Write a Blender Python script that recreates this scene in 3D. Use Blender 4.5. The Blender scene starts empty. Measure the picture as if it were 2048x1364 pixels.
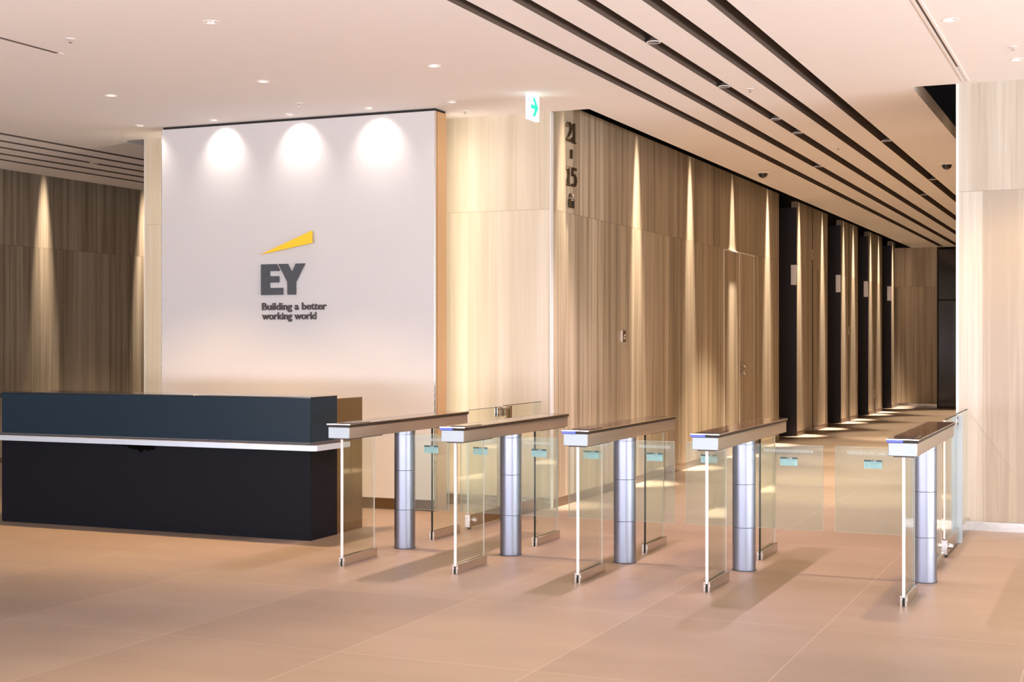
import bpy, bmesh, math, random
from mathutils import Vector, Matrix

random.seed(7)
scene = bpy.context.scene
col = scene.collection
PI = math.pi
# ------------------------------------------------------------------ camera
cam_d = bpy.data.cameras.new('camera')
cam_d.sensor_width = 36.0
cam_d.lens = 2844.4 / 2048 * 36.0
cam_d.shift_y = -3.0 / 2048
cam_d.clip_end = 200
cam = bpy.data.objects.new('camera', cam_d)
cam.location = (0, 0, 1.55)
cam.rotation_euler = (PI / 2, 0, math.atan(1226 / 2844.4))
col.objects.link(cam)
scene.camera = cam
# ------------------------------------------------------------------ view, world, main light levels
vs = scene.view_settings
vs.view_transform = 'Standard'
vs.look = 'None'
vs.gamma = 1.0
vs.use_curve_mapping = False
vs.exposure = 0.12
cy = scene.cycles
cy.transparent_max_bounces = 40
cy.max_bounces = 10
cy.diffuse_bounces = 6
cy.glossy_bounces = 5
cy.sample_clamp_indirect = 6.0
cy.blur_glossy = 0.6
cy.caustics_reflective = False
cy.caustics_refractive = False
world = bpy.data.worlds.new('world')
scene.world = world
world.use_nodes = True
bg = world.node_tree.nodes['Background']
bg.inputs[0].default_value = (0.80, 0.90, 1.0, 1)
bg.inputs[1].default_value = 1.0

WARM = (1.0, 0.82, 0.67)
SOFT = (1.0, 0.64, 0.33)
HALL = (1.0, 0.79, 0.58)
COOL = (0.98, 0.72, 0.80)
AMBER = (1.0, 0.66, 0.36)
DAY = (0.84, 0.92, 1.0)
P_DOWN = 450       # lobby downlights
P_WASH = 18        # white wall washers
P_SLOT = 280
P_FRONT = 380
P_HALL = 1150       # lamps in the ceiling slots
P_GRAZE = 9000      # grazing spots along the corridor walls
P_LED = 7.5         # light strip behind the white partition
P_DAY = 150        # daylight through the glazed front behind the camera
P_FILL = 2250     # added upward fill lights, out of view, to brighten the ceiling


def lamp_area(name, loc, rot, sx, sy, power, color):
    d = bpy.data.lights.new(name, 'AREA')
    d.shape = 'RECTANGLE'
    d.size, d.size_y = sx, sy
    d.energy = power
    d.color = color
    o = bpy.data.objects.new(name, d)
    o.location = loc
    o.rotation_euler = rot
    col.objects.link(o)
    return o


GLAZE_Y = -3.0
lamp_area('daylight', (-4.5, GLAZE_Y - 0.25, 1.75), (-PI / 2, 0, PI), 18, 3.2, P_DAY, DAY)
FILL = (0.88, 0.82, 0.90)
FILL_SIDE = (0.98, 0.94, 0.95)
o_ = lamp_area('ceiling_fill', (-4.5, GLAZE_Y - 0.6, 0.7), (0, 0, 0), 18, 1.4, P_FILL, FILL)
o_.rotation_euler = Vector((0, 1.0, 1.9)).to_track_quat('-Z', 'Y').to_euler()
o_ = lamp_area('ceiling_fill', (6.6, 4.5, 0.7), (0, 0, 0), 13, 1.4, P_FILL * 0.58, FILL_SIDE)
o_.rotation_euler = Vector((-1.0, 0, 1.0)).to_track_quat('-Z', 'Y').to_euler()


def spot(name, loc, power, color, half, blend=0.4, radius=0.03, aim=(0, 0, -1), parent=None):
    d = bpy.data.lights.new(name, 'SPOT')
    d.energy = power
    d.color = color
    d.spot_size = 2 * math.radians(half)
    d.spot_blend = blend
    d.shadow_soft_size = radius
    o = bpy.data.objects.new(name, d)
    q = Vector(aim).to_track_quat('-Z', 'Y')
    o.rotation_euler = q.to_euler()
    o.location = loc
    col.objects.link(o)
    if parent is not None:
        o.parent = parent
    return o


# ------------------------------------------------------------------ material helpers
def new_mat(name):
    m = bpy.data.materials.new(name)
    m.use_nodes = True
    nt = m.node_tree
    return m, nt, nt.nodes, nt.links, nt.nodes['Principled BSDF']


def simple(name, color, rough=0.5, metal=0.0, emit=None, strength=0.0, spec=0.5, noise=0.0, nscale=40.0):
    m, nt, N, L, b = new_mat(name)
    b.inputs['Base Color'].default_value = (*color, 1)
    b.inputs['Roughness'].default_value = rough
    b.inputs['Metallic'].default_value = metal
    b.inputs['Specular IOR Level'].default_value = spec
    if emit:
        b.inputs['Emission Color'].default_value = (*emit, 1)
        b.inputs['Emission Strength'].default_value = strength
    if noise:
        tc = N.new('ShaderNodeTexCoord')
        n = N.new('ShaderNodeTexNoise')
        n.inputs['Scale'].default_value = nscale
        n.inputs['Detail'].default_value = 4
        mx = N.new('ShaderNodeMix')
        mx.data_type = 'RGBA'
        mx.inputs[6].default_value = (*[c * (1 - noise) for c in color], 1)
        mx.inputs[7].default_value = (*[min(1, c * (1 + noise)) for c in color], 1)
        L.new(tc.outputs['Object'], n.inputs['Vector'])
        L.new(n.outputs['Fac'], mx.inputs[0])
        L.new(mx.outputs[2], b.inputs['Base Color'])
    return m


def travertine(name, dark, mid, light, joint_z=2.745, panel=0.92, rough=0.45, fine=1.0, contrast=1.0):
    m, nt, N, L, b = new_mat(name)

    def math_(op, a, bb=None):
        n = N.new('ShaderNodeMath')
        n.operation = op
        for i, v in enumerate((a, bb)):
            if v is None:
                continue
            if isinstance(v, (int, float)):
                n.inputs[i].default_value = v
            else:
                L.new(v, n.inputs[i])
        return n.outputs[0]
    g = N.new('ShaderNodeNewGeometry')
    s = N.new('ShaderNodeSeparateXYZ')
    L.new(g.outputs['Position'], s.inputs[0])
    u = math_('ADD', s.outputs[0], s.outputs[1])
    upper = math_('GREATER_THAN', s.outputs[2], joint_z)
    ush = math_('ADD', u, math_('MULTIPLY', upper, 0.43))
    idx = math_('FLOOR', math_('DIVIDE', ush, panel))
    key = math_('ADD', idx, math_('MULTIPLY', upper, 37.0))
    wn = N.new('ShaderNodeTexWhiteNoise')
    wn.noise_dimensions = '1D'
    L.new(key, wn.inputs['W'])
    off = math_('MULTIPLY', wn.outputs[0], 30.0)

    def veins(su, sz, detail, rough_, dist):
        c = N.new('ShaderNodeCombineXYZ')
        L.new(math_('ADD', math_('MULTIPLY', u, su), off), c.inputs[0])
        L.new(math_('MULTIPLY', s.outputs[2], sz), c.inputs[1])
        L.new(off, c.inputs[2])
        n = N.new('ShaderNodeTexNoise')
        n.inputs['Scale'].default_value = 1.0
        n.inputs['Detail'].default_value = detail
        n.inputs['Roughness'].default_value = rough_
        n.inputs['Distortion'].default_value = dist
        L.new(c.outputs[0], n.inputs['Vector'])
        return n.outputs['Fac']
    v1 = veins(7.0 * fine, 0.22, 6, 0.62, 0.35)
    v2 = veins(34.0 * fine, 0.55, 3, 0.6, 0.5)
    v3 = veins(2.0, 0.10, 2, 0.5, 0.2)
    mixv = math_('ADD', math_('ADD', math_('MULTIPLY', v1, 0.5), math_('MULTIPLY', v2, 0.22)), math_('MULTIPLY', v3, 0.28))
    mixv = math_('ADD', math_('MULTIPLY', math_('SUBTRACT', mixv, 0.5), contrast), 0.5)
    mixv = math_('ADD', mixv, math_('MULTIPLY', math_('SUBTRACT', wn.outputs[0], 0.5), 0.07))
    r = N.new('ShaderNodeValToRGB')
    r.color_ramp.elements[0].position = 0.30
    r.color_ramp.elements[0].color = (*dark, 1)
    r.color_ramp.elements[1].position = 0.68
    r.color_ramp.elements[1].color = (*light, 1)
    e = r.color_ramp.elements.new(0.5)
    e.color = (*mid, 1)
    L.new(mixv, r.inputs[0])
    # joints: one long horizontal joint and thin vertical ones
    jz = math_('LESS_THAN', math_('ABSOLUTE', math_('SUBTRACT', s.outputs[2], joint_z)), 0.004)
    fr = math_('FRACT', math_('DIVIDE', ush, panel))
    ju = math_('LESS_THAN', fr, 0.0035)
    j = math_('MAXIMUM', jz, ju)
    mx = N.new('ShaderNodeMix')
    mx.data_type = 'RGBA'
    L.new(math_('MULTIPLY', j, 0.40), mx.inputs[0])
    L.new(r.outputs[0], mx.inputs[6])
    mx.inputs[7].default_value = (*[c * 0.55 for c in dark], 1)
    L.new(mx.outputs[2], b.inputs['Base Color'])
    b.inputs['Roughness'].default_value = rough
    bp = N.new('ShaderNodeBump')
    bp.inputs['Strength'].default_value = 0.04
    bp.inputs['Distance'].default_value = 0.01
    L.new(v2, bp.inputs['Height'])
    L.new(bp.outputs[0], b.inputs['Normal'])
    return m


def floor_mat():
    m, nt, N, L, b = new_mat('floor_stone')

    def math_(op, a, bb=None):
        n = N.new('ShaderNodeMath')
        n.operation = op
        for i, v in enumerate((a, bb)):
            if v is None:
                continue
            if isinstance(v, (int, float)):
                n.inputs[i].default_value = v
            else:
                L.new(v, n.inputs[i])
        return n.outputs[0]
    g = N.new('ShaderNodeNewGeometry')
    s = N.new('ShaderNodeSeparateXYZ')
    L.new(g.outputs['Position'], s.inputs[0])
    TX, TY = 1.05, 1.52
    ux = math_('DIVIDE', math_('ADD', s.outputs[0], 1.485 + 20 * TX), TX)
    uy = math_('DIVIDE', math_('ADD', s.outputs[1], -6.14 + 20 * TY), TY)
    fx, fy = math_('FRACT', ux), math_('FRACT', uy)
    cx = math_('MINIMUM', fx, math_('SUBTRACT', 1.0, fx))
    cyy = math_('MINIMUM', fy, math_('SUBTRACT', 1.0, fy))
    j = math_('MAXIMUM', math_('LESS_THAN', cx, 0.0024), math_('LESS_THAN', cyy, 0.0018))
    key = N.new('ShaderNodeCombineXYZ')
    L.new(math_('FLOOR', ux), key.inputs[0])
    L.new(math_('FLOOR', uy), key.inputs[1])
    wn = N.new('ShaderNodeTexWhiteNoise')
    wn.noise_dimensions = '2D'
    L.new(key.outputs[0], wn.inputs['Vector'])
    n1 = N.new('ShaderNodeTexNoise')
    n1.inputs['Scale'].default_value = 1.6
    n1.inputs['Detail'].default_value = 8
    n1.inputs['Roughness'].default_value = 0.65
    mp = N.new('ShaderNodeMapping')
    mp.inputs['Scale'].default_value = (0.5, 1.6, 1)
    L.new(g.outputs['Position'], mp.inputs['Vector'])
    L.new(mp.outputs[0], n1.inputs['Vector'])
    f = math_('ADD', math_('MULTIPLY', n1.outputs['Fac'], 0.75), math_('MULTIPLY', wn.outputs[0], 0.25))
    r = N.new('ShaderNodeValToRGB')
    r.color_ramp.elements[0].position = 0.25
    r.color_ramp.elements[0].color = (0.238, 0.182, 0.138, 1)
    r.color_ramp.elements[1].position = 0.75
    r.color_ramp.elements[1].color = (0.312, 0.245, 0.188, 1)
    L.new(f, r.inputs[0])
    mx = N.new('ShaderNodeMix')
    mx.data_type = 'RGBA'
    L.new(math_('MULTIPLY', j, 0.30), mx.inputs[0])
    L.new(r.outputs[0], mx.inputs[6])
    mx.inputs[7].default_value = (0.70, 0.60, 0.50, 1)
    L.new(mx.outputs[2], b.inputs['Base Color'])
    b.inputs['Roughness'].default_value = 0.42
    b.inputs['Specular IOR Level'].default_value = 0.35
    return m


def glass_mat(name, tint, f0=0.045):
    m, nt, N, L, b = new_mat(name)
    N.remove(b)
    out = N['Material Output']
    lw = N.new('ShaderNodeLayerWeight')
    lw.inputs[0].default_value = 0.5
    p = N.new('ShaderNodeMath')
    p.operation = 'POWER'
    L.new(lw.outputs['Facing'], p.inputs[0])
    p.inputs[1].default_value = 4.5
    a = N.new('ShaderNodeMath')
    a.operation = 'MULTIPLY_ADD'
    L.new(p.outputs[0], a.inputs[0])
    a.inputs[1].default_value = 0.9
    a.inputs[2].default_value = f0
    t = N.new('ShaderNodeBsdfTransparent')
    t.inputs[0].default_value = (*tint, 1)
    gl = N.new('ShaderNodeBsdfGlossy')
    gl.inputs['Roughness'].default_value = 0.02
    gl.inputs['Color'].default_value = (0.95, 1.0, 0.98, 1)
    mx = N.new('ShaderNodeMixShader')
    L.new(a.outputs[0], mx.inputs[0])
    L.new(t.outputs[0], mx.inputs[1])
    L.new(gl.outputs[0], mx.inputs[2])
    L.new(mx.outputs[0], out.inputs['Surface'])
    return m


def brushed(name, color, rough=0.3, axis='Z'):
    m, nt, N, L, b = new_mat(name)
    b.inputs['Base Color'].default_value = (*color, 1)
    b.inputs['Metallic'].default_value = 1.0
    tc = N.new('ShaderNodeTexCoord')
    mp = N.new('ShaderNodeMapping')
    mp.inputs['Scale'].default_value = {'Z': (3, 3, 220), 'Y': (220, 3, 220), 'X': (3, 220, 220)}[axis]
    n = N.new('ShaderNodeTexNoise')
    n.inputs['Scale'].default_value = 1.0
    n.inputs['Detail'].default_value = 3
    r = N.new('ShaderNodeMapRange')
    r.inputs['To Min'].default_value = rough - 0.06
    r.inputs['To Max'].default_value = rough + 0.06
    L.new(tc.outputs['Object'], mp.inputs[0])
    L.new(mp.outputs[0], n.inputs['Vector'])
    L.new(n.outputs['Fac'], r.inputs[0])
    L.new(r.outputs[0], b.inputs['Roughness'])
    return m


M = {}
M['ceiling'] = simple('ceiling_plaster', (0.90, 0.865, 0.84), 0.9, noise=0.012, nscale=3)
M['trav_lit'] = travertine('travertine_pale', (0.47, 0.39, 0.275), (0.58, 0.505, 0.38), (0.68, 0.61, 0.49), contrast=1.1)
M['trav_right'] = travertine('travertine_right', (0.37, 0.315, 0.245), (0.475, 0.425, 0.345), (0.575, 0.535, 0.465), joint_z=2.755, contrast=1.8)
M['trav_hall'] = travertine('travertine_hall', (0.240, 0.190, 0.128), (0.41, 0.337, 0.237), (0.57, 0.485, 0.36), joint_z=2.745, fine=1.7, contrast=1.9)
M['floor'] = floor_mat()
M['white'] = simple('white_lacquer', (0.60, 0.585, 0.58), 0.42, spec=0.45)
M['bronze'] = simple('bronze_sheet', (0.62, 0.40, 0.22), 0.38, 0.55)
M['bronze_dark'] = brushed('dark_bronze_sheet', (0.30, 0.22, 0.13), 0.3)
M['steel'] = brushed('brushed_steel', (0.66, 0.65, 0.64), 0.27, 'X')
M['steel_y'] = brushed('brushed_steel_long', (0.62, 0.57, 0.52), 0.20, 'Y')
M['post'] = brushed('satin_post_metal', (0.265, 0.29, 0.36), 0.33)
M['front_metal'] = simple('silver_end_cap', (0.40, 0.47, 0.51), 0.45, 0.25)
M['edge_white'] = simple('frosted_edge', (0.70, 0.70, 0.68), 0.5)
M['edge_green'] = simple('dark_glass_edge', (0.02, 0.025, 0.015), 0.4, spec=0.15)
M['seam'] = simple('seam_dark', (0.06, 0.06, 0.075), 0.5)
M['black'] = simple('black_paint', (0.010, 0.009, 0.008), 0.7)
M['void'] = simple('dark_void_paint', (0.026, 0.017, 0.012), 0.9)
M['slot'] = simple('slot_brown', (0.115, 0.083, 0.065), 0.75)
M['dark_stone'] = simple('black_desk_laminate', (0.006, 0.0065, 0.010), 0.42, spec=0.1, noise=0.25, nscale=300)
M['shade_patch'] = simple('dark_shade_patch', (0.0035, 0.003, 0.003), 0.95, spec=0.0)
M['blue_sheen'] = simple('blue_sheen_laminate', (0.007, 0.020, 0.034), 0.36, spec=0.2, noise=0.25, nscale=300)  # blue base colour imitates reflected daylight on the upper front
M['top_stone'] = simple('polished_black_top', (0.02, 0.02, 0.022), 0.12)
M['shelf'] = simple('silver_shelf_edge', (0.56, 0.63, 0.72), 0.38, 0.4)
M['shelf_top'] = simple('shelf_top_grey', (0.10, 0.095, 0.10), 0.4, 0.3)
M['smoked'] = simple('smoked_top_glass', (0.10, 0.065, 0.045), 0.08, 0.0, spec=0.8)
M['beam_side'] = simple('brown_beam_metal', (0.34, 0.275, 0.21), 0.38, 0.55)
M['band'] = simple('dark_glass_band', (0.035, 0.024, 0.017), 0.45, spec=0.2)
M['reader'] = simple('reader_window', (0.05, 0.035, 0.04), 0.1)
M['blue_led'] = simple('blue_status_light', (0.02, 0.03, 0.2), 0.5, emit=(0.17, 0.21, 1.0), strength=0.9)
M['glass'] = glass_mat('clear_glass', (0.955, 0.965, 0.935))
M['flap'] = glass_mat('flap_glass', (0.87, 0.92, 0.90), 0.075)
M['flap_rim'] = simple('flap_rim', (0.42, 0.43, 0.36), 0.4)


def translucent(name, color, clear):
    m, nt, N, L, b = new_mat(name)
    b.inputs['Base Color'].default_value = (*color, 1)
    b.inputs['Roughness'].default_value = 0.6
    t = N.new('ShaderNodeBsdfTransparent')
    t.inputs[0].default_value = (0.9, 0.95, 0.92, 1)
    mx = N.new('ShaderNodeMixShader')
    mx.inputs[0].default_value = clear
    L.new(b.outputs[0], mx.inputs[1])
    L.new(t.outputs[0], mx.inputs[2])
    L.new(mx.outputs[0], N['Material Output'].inputs['Surface'])
    return m


M['frost'] = translucent('frosted_marks', (0.70, 0.76, 0.72), 0.45)
M['sticker'] = simple('teal_sticker', (0.33, 0.57, 0.57), 0.5)
M['sticker_dark'] = simple('sticker_header', (0.05, 0.10, 0.10), 0.5)
M['sticker_ink'] = simple('sticker_ink', (0.16, 0.33, 0.35), 0.6)
M['sticker_white'] = simple('sticker_white', (0.75, 0.85, 0.82), 0.6)
M['yellow'] = simple('yellow_acrylic', (0.90, 0.58, 0.012), 0.4)
M['slate'] = simple('slate_letter', (0.055, 0.060, 0.072), 0.5)
M['charcoal'] = simple('charcoal_letter', (0.055, 0.042, 0.040), 0.5)
M['digit'] = simple('bronze_numeral', (0.055, 0.035, 0.017), 0.8, 0.0, spec=0.1)
M['sign_white'] = simple('lit_sign_face', (0.9, 0.95, 0.95), 0.4, emit=(0.86, 0.96, 1.0), strength=1.25)
M['sign_green'] = simple('lit_green_arrow', (0.0, 0.5, 0.3), 0.4, emit=(0.0, 0.62, 0.36), strength=1.0)
M['sign_grey'] = simple('sign_grey_marks', (0.5, 0.6, 0.6), 0.4, emit=(0.62, 0.78, 0.78), strength=1.0)
M['lamp_on'] = simple('lamp_lens_lit', (1, 1, 1), 0.3, emit=(1.0, 0.90, 0.78), strength=5.0)
M['lamp_dim'] = simple('lamp_lens_dim', (0.8, 0.75, 0.7), 0.2, emit=(1.0, 0.86, 0.7), strength=0.15)
M['reflector'] = simple('lamp_reflector', (0.40, 0.35, 0.32), 0.4, 0.6)
M['ring'] = simple('lamp_ring_white', (0.88, 0.84, 0.80), 0.45)
M['chrome'] = simple('chrome', (0.80, 0.79, 0.78), 0.12, 1.0)
M['dome'] = simple('smoked_dome', (0.03, 0.025, 0.02), 0.1)
M['lift_dark'] = simple('lift_surround_dark', (0.055, 0.045, 0.045), 0.4, 0.5)
M['lift_door'] = brushed('lift_door_metal', (0.12, 0.11, 0.11), 0.35)
M['lantern'] = simple('lift_lantern_face', (0.62, 0.50, 0.42), 0.4, emit=(1.0, 0.76, 0.6), strength=0.18)
M['dark_glass'] = simple('dark_door_glass', (0.03, 0.03, 0.036), 0.08, spec=0.8)
M['plate_light'] = simple('switch_plate', (0.78, 0.70, 0.58), 0.35, 0.3)
M['skirting'] = simple('hall_skirting', (0.20, 0.14, 0.09), 0.4, 0.3)
M['render_wall'] = simple('plain_wall', (0.62, 0.54, 0.45), 0.8)
M['frame_dark'] = simple('window_frame_grey', (0.2, 0.2, 0.2), 0.4, 0.5)


# ------------------------------------------------------------------ mesh helpers
class MB:
    def __init__(self):
        self.bm = bmesh.new()
        self.mats = []

    def mi(self, m):
        if m not in self.mats:
            self.mats.append(m)
        return self.mats.index(m)

    def box(self, x0, x1, y0, y1, z0, z1, m, bevel=0.0, seg=2):
        tmp = bmesh.new()
        bmesh.ops.create_cube(tmp, size=1.0)
        bmesh.ops.scale(tmp, vec=(x1 - x0, y1 - y0, z1 - z0), verts=tmp.verts)
        bmesh.ops.translate(tmp, vec=((x0 + x1) / 2, (y0 + y1) / 2, (z0 + z1) / 2), verts=tmp.verts)
        if bevel:
            bmesh.ops.bevel(tmp, geom=list(tmp.edges), offset=bevel, segments=seg, affect='EDGES', profile=0.5)
        self._merge(tmp, m)
        return self

    def _merge(self, tmp, m, smooth=False):
        i = self.mi(m)
        bmesh.ops.recalc_face_normals(tmp, faces=tmp.faces)
        mp = {v: self.bm.verts.new(v.co) for v in tmp.verts}
        for f in tmp.faces:
            try:
                nf = self.bm.faces.new([mp[v] for v in f.verts])
            except ValueError:
                continue
            nf.material_index = i
            nf.smooth = smooth or f.smooth
        tmp.free()

    def lathe(self, c, prof, m, axis='Z', seg=32, smooth=True, caps=True):
        """prof: list of (radius, height along axis)"""
        tmp = bmesh.new()
        rings = []
        for r, h in prof:
            ring = []
            for k in range(seg):
                a = 2 * PI * k / seg
                p = (r * math.cos(a), r * math.sin(a), h)
                if axis == 'X':
                    p = (p[2], p[0], p[1])
                elif axis == 'Y':
                    p = (p[0], p[2], p[1])
                ring.append(tmp.verts.new((c[0] + p[0], c[1] + p[1], c[2] + p[2])))
            rings.append(ring)
        for a, b in zip(rings, rings[1:]):
            for k in range(seg):
                f = tmp.faces.new((a[k], a[(k + 1) % seg], b[(k + 1) % seg], b[k]))
                f.smooth = smooth
        if caps:
            for ring in (rings[0], rings[-1]):
                tmp.faces.new([tmp.verts.new(v.co) for v in ring])
        self._merge(tmp, m)
        return self

    def prism(self, pts, fn, d0, d1, m):
        """extrude a 2D polygon; fn(u, v, d) -> xyz"""
        tmp = bmesh.new()
        a = [tmp.verts.new(fn(u, v, d0)) for u, v in pts]
        b = [tmp.verts.new(fn(u, v, d1)) for u, v in pts]
        tmp.faces.new(a)
        tmp.faces.new(b)
        n = len(pts)
        for k in range(n):
            tmp.faces.new((a[k], a[(k + 1) % n], b[(k + 1) % n], b[k]))
        tmp.normal_update()
        bmesh.ops.recalc_face_normals(tmp, faces=tmp.faces)
        bmesh.ops.triangulate(tmp, faces=[f for f in tmp.faces if len(f.verts) > 4], ngon_method='EAR_CLIP')
        self._merge(tmp, m)
        return self

    def ribbon(self, pts, ws, fn, d0, d1, m):
        """thick stroke through 2D points with a width at each"""
        L_, R_ = [], []
        for k, p in enumerate(pts):
            a = Vector(pts[max(0, k - 1)])
            b = Vector(pts[min(len(pts) - 1, k + 1)])
            t = (b - a).normalized()
            nrm = Vector((-t.y, t.x))
            L_.append(tuple(Vector(p) + nrm * ws[k] / 2))
            R_.append(tuple(Vector(p) - nrm * ws[k] / 2))
        for k in range(len(pts) - 1):
            self.prism([L_[k], L_[k + 1], R_[k + 1], R_[k]], fn, d0, d1, m)
        return self

    def quad(self, pts, m):
        f = self.bm.faces.new([self.bm.verts.new(p) for p in pts])
        f.material_index = self.mi(m)
        return f

    def build(self, name, parent=None, loc=None):
        me = bpy.data.meshes.new(name)
        self.bm.to_mesh(me)
        self.bm.free()
        me.set_sharp_from_angle(angle=math.radians(38))
        for m in self.mats:
            me.materials.append(M[m])
        o = bpy.data.objects.new(name, me)
        col.objects.link(o)
        if parent is not None:
            o.parent = parent
        if loc:
            o.location = loc
        return o


def tag(o, label=None, cat=None, group=None, kind=None):
    if label:
        o['label'] = label
    if cat:
        o['category'] = cat
    if group:
        o['group'] = group
    if kind:
        o['kind'] = kind
    return o


def empty(name, loc=(0, 0, 0), rz=0.0):
    o = bpy.data.objects.new(name, None)
    o.location = loc
    o.rotation_euler = (0, 0, rz)
    o.empty_display_size = 0.1
    col.objects.link(o)
    return o


def struct(mb, name, parent=None):
    o = mb.build(name, parent)
    if parent is None:
        o['kind'] = 'structure'
    return o


def text_into(mb, body, size, fn, d0, d1, m, bold=0.0, align='LEFT', width=None, height=None):
    """letters as an extruded mesh; width fits the advance, height the capital height"""
    c = bpy.data.curves.new('txt', 'FONT')
    c.body = body
    c.size = size
    c.offset = bold
    c.resolution_u = 4
    c.align_x = align
    o = bpy.data.objects.new('txt', c)
    col.objects.link(o)
    dg = bpy.context.evaluated_depsgraph_get()
    me = bpy.data.meshes.new_from_object(o.evaluated_get(dg))
    bpy.data.objects.remove(o)
    xs = [v.co.x for v in me.vertices]
    sx = 1.0
    x0 = 0.0
    if width:
        sx = width / (max(xs) - min(xs))
        x0 = min(xs)
    sy = 1.0 if not height else height
    tmp = bmesh.new()
    tmp.from_mesh(me)
    bpy.data.meshes.remove(me)
    bpy.data.curves.remove(c)
    bmesh.ops.remove_doubles(tmp, verts=tmp.verts, dist=1e-6)
    r = bmesh.ops.extrude_face_region(tmp, geom=list(tmp.faces))
    for v in r['geom']:
        if isinstance(v, bmesh.types.BMVert):
            v.co.z = 1.0
    for v in tmp.verts:
        u, w, z = v.co
        v.co = fn((u - x0) * sx, w * sy, d1 if z > 0.5 else d0)
    mb._merge(tmp, m)


# ------------------------------------------------------------------ measurements
CZ = 3.637                     # ceiling height
YB = 12.10                     # plane of the stone wall behind the partition
XW = -4.83                     # left wall of the lift hall
XR = -1.245                    # right wall of the lift hall
XP = -9.38                     # left end of the stone block behind the partition
XL = -13.0                     # left wall of the second hall
YE = 33.3                      # end of the halls
EX0, EX1 = -18.0, 6.0          # lobby extents
SLOTS_R = [(-3.830, -3.722), (-3.462, -3.354), (-3.095, -2.987), (-2.728, -2.616), (-2.363, -2.250)]
SLOTS_L = [(-12.02, -11.93), (-11.64, -11.55), (-11.26, -11.17), (-10.89, -10.80), (-10.51, -10.42)]
SLOT_Y0, SLOT_Y1 = 1.0, 33.0
DOWN = [(-7.963, 9.812), (-6.398, 9.764), (-4.836, 9.72), (-1.047, 9.663), (-0.735, 11.22), (-5.516, 7.80)]
WASH = [(-8.82, 11.29), (-7.963, 11.29), (-7.11, 11.275), (-6.269, 11.26), (-5.427, 11.25)]
R_DOWN, R_WASH = 0.047, 0.040

# ------------------------------------------------------------------ ceiling (flat slab with round holes and long slots)
mb = MB()
xs = {EX0, EX1, -4.455, -1.62, -12.62, -9.70, XW, XR, XP, XL}
ys = {GLAZE_Y, YB, SLOT_Y0, SLOT_Y1, YE}
for a, b in SLOTS_R + SLOTS_L:
    xs |= {a, b}
holes = [(x, y, R_DOWN) for x, y in DOWN] + [(x, y, R_WASH) for x, y in WASH]
HS = 0.07
for x, y, r in holes:
    xs |= {round(x - HS, 4), round(x + HS, 4)}
    ys |= {round(y - HS, 4), round(y + HS, 4)}
xs, ys = sorted(xs), sorted(ys)


def ceil_open(x, y):
    for a, b in SLOTS_R + SLOTS_L:
        if a < x < b and SLOT_Y0 < y < SLOT_Y1:
            return False
    if y < YB:
        return True
    return -4.455 < x < -1.62 or -12.62 < x < -9.70


for i in range(len(xs) - 1):
    for j in range(len(ys) - 1):
        x0, x1, y0, y1 = xs[i], xs[i + 1], ys[j], ys[j + 1]
        cx_, cy_ = (x0 + x1) / 2, (y0 + y1) / 2
        if not ceil_open(cx_, cy_):
            continue
        if any(abs(cx_ - hx) < HS and abs(cy_ - hy) < HS for hx, hy, _ in holes):
            continue
        mb.quad([(x0, y0, CZ), (x0, y1, CZ), (x1, y1, CZ), (x1, y0, CZ)], 'ceiling')
for hx, hy, r in holes:
    n = 32
    circ, sq = [], []
    for k in range(n):
        a = 2 * PI * k / n
        c, s = math.cos(a), math.sin(a)
        t = HS / max(abs(c), abs(s))
        circ.append((hx + r * c, hy + r * s))
        sq.append((hx + t * c, hy + t * s))
    for k in range(n):
        k2 = (k + 1) % n
        mb.quad([(*sq[k], CZ), (*circ[k], CZ), (*circ[k2], CZ), (*sq[k2], CZ)], 'ceiling')
        mb.quad([(*circ[k], CZ), (*circ[k], CZ + 0.02), (*circ[k2], CZ + 0.02), (*circ[k2], CZ)], 'ceiling')
# fascias of the raised strips beside the hall walls
for x in (-4.455, -1.62, -12.62, -9.70):
    d = 0.012 if x in (-1.62, -9.70) else -0.012
    mb.box(min(x, x - d), max(x, x - d), YB, YE, CZ + 0.001, CZ + 0.125, 'ceiling')
for xa, xb in ((XW, -4.455), (-1.62, XR), (XL, -12.62), (-9.70, XP)):
    mb.box(xa, xb, YB - 0.012, YB, CZ + 0.001, CZ + 0.125, 'ceiling')
struct(mb, 'ceiling')

# dark space above the raised strips, one lid over the lot
mb = MB()
mb.box(EX0, EX1, GLAZE_Y, YE + 0.3, 5.30, 5.34, 'void')
mb.box(EX0 - 0.05, EX0, GLAZE_Y, YE + 0.3, CZ + 0.02, 5.34, 'void')
mb.box(EX1, EX1 + 0.05, GLAZE_Y, YE + 0.3, CZ + 0.02, 5.34, 'void')
mb.box(EX0, EX1, GLAZE_Y - 0.05, GLAZE_Y, CZ + 0.02, 5.34, 'void')
struct(mb, 'trim_12')

# the long dark ceiling slots
for n_, (a, b) in enumerate(SLOTS_R + SLOTS_L):
    mb = MB()
    t = 0.006
    mb.box(a - t, a, SLOT_Y0, SLOT_Y1, CZ + 0.0005, CZ + 0.13, 'slot')
    mb.box(b, b + t, SLOT_Y0, SLOT_Y1, CZ + 0.0005, CZ + 0.13, 'slot')
    mb.box(a - t, b + t, SLOT_Y0 - t, SLOT_Y1 + t, CZ + 0.13, CZ + 0.136, 'void')
    mb.box(a - t, b + t, SLOT_Y0 - t, SLOT_Y0, CZ + 0.0005, CZ + 0.13, 'slot')
    mb.box(a - t, b + t, SLOT_Y1, SLOT_Y1 + t, CZ + 0.0005, CZ + 0.13, 'slot')
    struct(mb, 'trim_%d' % (n_ + 1))

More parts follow.
